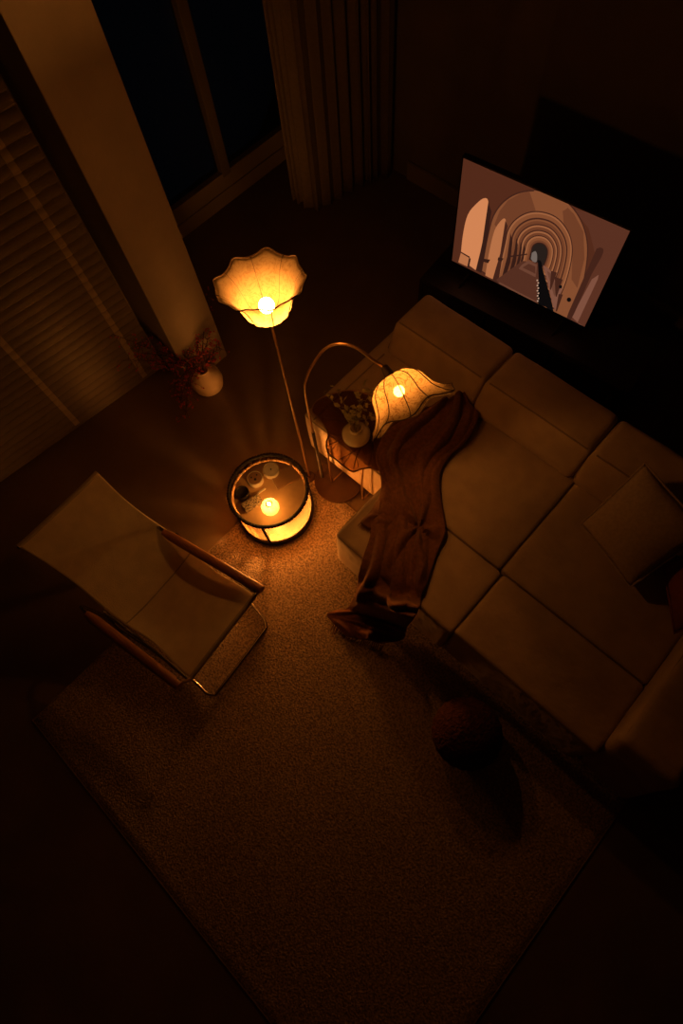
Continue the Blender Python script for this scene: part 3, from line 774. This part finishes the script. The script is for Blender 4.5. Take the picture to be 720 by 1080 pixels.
# ---------------------------------------------------------------- floor vase with berry branches at the pillar foot
fv = at(218, 401, .10); fv.z = 0.
bv = thing('floor_vase', 'round matte cream vase of red berry twigs at the foot of the pillar', 'vase', fv)
b = MB(); b.lathe([(.05, 0), (.078, .010), (.107, .048), (.118, .100), (.111, .148), (.083, .188), (.05, .206), (.042, .216), (.044, .223), (.037, .222), (.03, .2), (.0, .12)], (0, 0, 0), 44); b.build('body', M['vase'], bv)
be = [(at(125, 380, 0.3), (125, 380)), (at(118, 352, 0.36), (118, 352)), (at(140, 362, 0.36), (140, 362)), (at(155, 350, 0.4), (155, 350)), (at(176, 345, 0.4), (176, 345)), (at(205, 326, 0.42), (205, 326)), (at(219, 312, 0.46), (219, 312)), (at(234, 368, 0.32), (234, 368)), (at(190, 424, 0.22), (190, 424)), (at(184, 408, 0.25), (184, 408)), (at(165, 385, 0.34), (165, 385)), (at(150, 372, 0.34), (150, 372)), (at(222, 352, 0.42), (222, 352)), (at(195, 440, 0.12), (195, 440))]
allb = MB()
for e, hz in be:
    z_ = e.z
    while e.x < -2.93 and z_ < 1.1: z_ += .02; e = at(*hz, z_)
    e = e - fv
    q = catmull([(0, 0, .17), Vector((e.x * .25, e.y * .25, .30)), Vector((e.x * .65, e.y * .65, .34 * .5 + e.z * .5)), e], 8)
    b = MB(); b.tube(q, [.004 - .0028 * i / (len(q) - 1) for i in range(len(q))], 5)
    for k in range(7, len(q)):
        for r in range(2):
            if random.random() < .75:
                d = Vector((random.gauss(0, 1), random.gauss(0, 1), random.gauss(0, .7))).normalized(); L = random.uniform(.03, .09)
                m1 = q[k] + d * L * .6 + Vector((0, 0, .01)); t1 = q[k] + d * L + Vector((0, 0, -.005))
                if t1.x + fv.x < -2.9 and t1.y + fv.y < 1.3: continue
                b.tube([q[k], m1, t1], [.0018, .0014, .0009], 4)
                for w_ in range(random.choice((1, 2, 2, 3))):
                    c_ = t1 + Vector((random.gauss(0, .009), random.gauss(0, .009), random.gauss(0, .007))); allb.sphere(c_, random.uniform(.0045, .0068), 7, 5)
    b.build('branch', M['twig'], bv)
ob = allb.build('berries', M['berry'], bv); ob['kind'] = 'stuff'

# ---------------------------------------------------------------- television on a low console
tb_h = .50
BL, BR = at(475.5, 276, tb_h), at(617, 344, tb_h)
yaw, tilt, W2, HT = .096, -.067, 1.003, .772
ux = Vector((math.cos(yaw), math.sin(yaw), 0)); bkd = Vector((-math.sin(yaw), math.cos(yaw), 0))
zt = Vector((0, 0, 1)) * math.cos(tilt) + bkd * math.sin(tilt); fwd = ux.cross(zt)
cen = Vector((-1.68, 2.668, tb_h)) + ux * W2 / 2 + zt * HT / 2
tv = thing('television', 'flat black television showing an arched corridor behind the sofa', 'television', cen)
def scr(u, v, d=0.): return ux * ((u - .5) * W2) + zt * ((v - .5) * HT) + fwd * d
bz = .010
b = MB()
u0, u1, v0, v1 = -bz / W2, 1 + bz / W2, -bz * 2 / HT, 1 + bz / HT
b.add([scr(u0, v0, -.002), scr(u1, v0, -.002), scr(u1, v1, -.002), scr(u0, v1, -.002), scr(u0, v0, -.035), scr(u1, v0, -.035), scr(u1, v1, -.035), scr(u0, v1, -.035)], [(0, 1, 2, 3), (7, 6, 5, 4), (0, 4, 5, 1), (1, 5, 6, 2), (2, 6, 7, 3), (3, 7, 4, 0)])
b.add([scr(.2, .1, -.035), scr(.8, .1, -.035), scr(.8, .6, -.035), scr(.2, .6, -.035), scr(.25, .15, -.06), scr(.75, .15, -.06), scr(.75, .55, -.06), scr(.25, .55, -.06)], [(0, 1, 2, 3), (7, 6, 5, 4), (0, 4, 5, 1), (1, 5, 6, 2), (2, 6, 7, 3), (3, 7, 4, 0)])
b.build('housing', M['tvblack'], tv, smooth=False, bevel=.003)
CONS = .40
for u in (.14, .86):
    b = MB(); q = scr(u, 0, -.018); zf = CONS - cen.z
    b.tube([q + Vector((0, 0, .02)), q + Vector((0, -.01, -.04)), Vector((q.x, q.y - .10, zf + .008))], .008, 8); b.tube([q + Vector((0, 0, -.02)), Vector((q.x, q.y + .10, zf + .008))], .008, 8); b.build('foot', M['tvblack'], tv)
# picture: coloured patches on one mesh, one material per tone
PCOL = dict(wall=(.082, .022, .010), wallr=(.098, .029, .015), wallrl=(.20, .075, .045), vault=(.22, .070, .026), hi=(.32, .11, .042), mid=(.15, .045, .018), dark=(.035, .011, .007), line=(.055, .016, .009), open=(.62, .22, .085), open2=(.45, .155, .058),
            floor=(.085, .026, .014), floorl=(.14, .05, .028), black=(.004, .003, .003), far=(.02, .012, .009), blue=(.16, .12, .10), white=(.5, .3, .2))
pnames = list(PCOL); pmesh = bpy.data.meshes.new('screen'); pv = []; pf = []; pm = []; layer = [0]
def hom(src, dst):      # 4-point homography
    A_ = []
    for (x, y), (X, Y) in zip(src, dst):
        A_.append([x, y, 1, 0, 0, 0, -X * x, -X * y, X]); A_.append([0, 0, 0, x, y, 1, -Y * x, -Y * y, Y])
    n = 8
    for i in range(n):
        p = max(range(i, n), key=lambda r: abs(A_[r][i])); A_[i], A_[p] = A_[p], A_[i]
        A_[i] = [q / A_[i][i] for q in A_[i]]
        for r in range(n):
            if r != i: k = A_[r][i]; A_[r] = [x - k * y for x, y in zip(A_[r], A_[i])]
    return [A_[i][8] for i in range(8)]
HM = hom([(105, 57), (47, 402), (514, 635), (667, 310)], [(0, 1), (0, 0), (1, 0), (1, 1)])
def uvp(x, y):
    d = HM[6] * x + HM[7] * y + 1; return ((HM[0] * x + HM[1] * y + HM[2]) / d, (HM[3] * x + HM[4] * y + HM[5]) / d)
def clip(poly):
    for ax_, lim, sg in ((0, 0, 1), (0, 1, -1), (1, 0, 1), (1, 1, -1)):
        res = []
        for i in range(len(poly)):
            a, c = poly[i - 1], poly[i]; da, dc = sg * (a[ax_] - lim), sg * (c[ax_] - lim)
            if (da >= 0) != (dc >= 0): t = da / (da - dc); res.append(tuple(a[j] + (c[j] - a[j]) * t for j in (0, 1)))
            if dc >= 0: res.append(c)
        poly = res
        if len(poly) < 3: return []
    return poly
def patch(poly, tone, px=True):
    q = clip([uvp(*p) for p in poly] if px else list(poly))
    if len(q) < 3: return
    layer[0] += 1; o = len(pv); pv.extend([scr(u, v, -.0015 + layer[0] * .00002) for u, v in q]); pf.append(tuple(range(o, o + len(q)))); pm.append(pnames.index(tone))
def sm(pts, seg=6): return [(p.x, p.y) for p in catmull([(x, y, 0) for x, y in pts], seg)]
patch([(0, 0), (1, 0), (1, 1), (0, 1)], 'wall', False)
patch([(480, 235), (530, 300), (555, 400), (460, 620), (540, 660), (700, 320), (660, 280)], 'wallr')
patch([(470, 600), (540, 470), (600, 430), (560, 560), (520, 650)], 'wallrl')
patch([(590, 330), (640, 330), (560, 560), (520, 640), (490, 620), (560, 470)], 'wallr')
# arches in the corridor, each ring around the far end
C0 = (362, 378)
big = [(462, 612), (500, 530), (524, 420), (526, 340), (505, 270), (465, 215), (410, 182), (345, 168), (285, 176), (235, 205), (200, 250), (180, 310), (165, 370), (150, 440)]
arch2 = [(410, 575), (452, 480), (474, 390), (470, 330), (445, 282), (410, 252), (360, 238), (315, 243), (275, 266), (250, 300), (238, 345), (205, 468)]
def ring(pts, k): return [(C0[0] + (x - C0[0]) * k, C0[1] + (y - C0[1]) * k) for x, y in pts]
patch(sm(big) + [(300, 560)], 'line')
patch(sm(ring(big, .975)) + [(300, 540)], 'vault')
patch([(330, 172), (300, 178), (255, 200), (225, 235), (205, 280), (240, 330), (262, 280), (300, 250), (350, 236)], 'mid')
patch([(440, 210), (480, 250), (512, 310), (515, 400), (490, 500), (470, 470), (474, 390), (470, 330), (445, 282)], 'mid')
patch(sm([(345, 170), (410, 184), (462, 216), (440, 240), (400, 222), (350, 212)]), 'vault')
k = 1.; tone = 0
for k, t in ((1., 'line'), (.97, 'hi'), (.93, 'vault'), (.84, 'line'), (.80, 'vault'), (.76, 'mid'), (.69, 'line'), (.66, 'hi'), (.62, 'mid'), (.55, 'line'), (.52, 'hi'), (.48, 'mid'), (.42, 'dark'), (.40, 'hi'), (.36, 'vault'), (.30, 'mid'), (.25, 'dark'), (.22, 'far')):
    patch(sm(ring(arch2, k), 4), t)
# side openings and piers on the left
patch(sm([(78, 396), (92, 310), (112, 245), (145, 208), (172, 191), (186, 202), (180, 262), (162, 335), (140, 410), (132, 436)], 4), 'open')
patch([(82, 372), (112, 392), (104, 424), (70, 408)], 'open2')
patch([(80, 370), (113, 389), (112, 394), (82, 376)], 'dark')
patch([(110, 392), (116, 396), (108, 428), (102, 424)], 'dark')
patch([(186, 205), (196, 235), (178, 330), (152, 446), (134, 437), (160, 340)], 'dark')
patch(sm([(166, 455), (184, 370), (205, 300), (230, 266), (244, 262), (244, 290), (226, 370), (208, 420), (192, 468)], 4), 'open2')
patch([(244, 268), (252, 285), (232, 380), (212, 480), (192, 470), (222, 380)], 'line')
for x, y, k in ((255, 400, 1.), (276, 398, .8), (292, 395, .62), (304, 392, .5)):
    patch([(x - 30 * k, y + 62 * k), (x - 8 * k, y - 10 * k), (x + 6 * k, y - 90 * k), (x + 12 * k, y - 60 * k), (x + 2 * k, y + 10 * k), (x - 18 * k, y + 66 * k)], 'dark')
patch([(160, 396), (186, 400), (178, 412), (158, 406)], 'dark'); patch([(215, 392), (234, 396), (226, 407), (212, 402)], 'dark')
# floor, hand rail, right hand piers
patch([(356, 412), (300, 405), (205, 470), (215, 485), (350, 552), (360, 480)], 'floor')
patch([(352, 418), (320, 404), (296, 420), (286, 432), (345, 462)], 'floorl')
patch([(345, 425), (322, 415), (300, 428), (345, 450)], 'floor')
patch([(212, 480), (222, 478), (346, 545), (344, 552)], 'white') if 0 else patch([(212, 482), (218, 479), (346, 546), (345, 550)], 'floorl')
patch([(372, 420), (392, 432), (438, 500), (412, 580), (404, 560), (385, 470)], 'wallrl')
patch([(385, 440), (398, 448), (420, 500), (410, 530)], 'floorl')
for a, c in (((412, 460), (440, 470)), ((400, 440), (420, 446)), ((425, 520), (440, 522))):
    patch([(a[0], a[1]), (c[0], c[1]), (c[0] - 22, c[1] + 60), (c[0] - 26, c[1] + 58)], 'line')
patch(sm([(354, 402), (366, 408), (372, 440), (388, 500), (406, 582), (380, 566), (352, 553), (350, 520), (356, 470)], 3), 'black')
for i in range(9): patch([(349 + (i % 2) * 3, 470 + i * 9), (354 + (i % 2) * 3, 470 + i * 9), (353 + (i % 2) * 3, 475 + i * 9), (348 + (i % 2) * 3, 475 + i * 9)], 'white')
patch(sm([(334, 378), (346, 372), (352, 384), (350, 408), (338, 408), (330, 398)], 3), 'blue')
patch([(250, 388), (318, 380), (318, 384), (250, 393)], 'dark')
for x, y, r in ((432, 495, 6), (461, 540, 8)): patch([(x + r * math.cos(i * PI / 5), y + r * math.sin(i * PI / 5)) for i in range(10)], 'black')
patch(sm([(568, 362), (579, 368), (574, 392), (540, 452), (505, 530), (466, 612), (452, 604), (488, 520), (528, 430), (548, 385), (556, 366)], 3), 'line')
pmesh.from_pydata([tuple(v) for v in pv], [], pf); pmesh.update()
for nme in pnames: pmesh.materials.append(emit('picture ' + nme, PCOL[nme], .95))
for p, i in zip(pmesh.polygons, pm): p.material_index = i
so = bpy.data.objects.new('screen', pmesh); COL.objects.link(so); so.parent = tv

cx_, cy_ = cen.x, cen.y
cons = thing('media_console', 'low black media console under the television behind the sofa', 'console', (cx_ + .15, cy_ + .08, 0))
rz = math.atan2(ux.y, ux.x); cons.rotation_euler = (0, 0, rz)
b = MB(); b.box((0, 0, CONS - .015), (1.6, .42, .03)); b.box((-.785, 0, .215), (.03, .42, .31)); b.box((.785, 0, .215), (.03, .42, .31)); b.box((0, 0, .075), (1.6, .42, .03)); b.box((0, .2, .215), (1.55, .015, .31)); b.build('body', M['console'], cons, smooth=False, bevel=.003)
for x in (-.515, 0, .515):
    b = MB(); b.box((x, -.205, .23), (.50, .018, .275)); dr = b.build('door', M['console'], cons, smooth=False, bevel=.003)
    b = MB(); b.tube([(x + .2, -.222, .18), (x + .2, -.222, .28)], .005, 6); b.build('handle', M['brass'], dr)
for x in (-.72, .72):
    for y in (-.15, .15):
        b = MB(); b.lathe([(.014, 0), (.02, .062)], (x, y, 0), 12, True, True); b.build('leg', M['console'], cons)
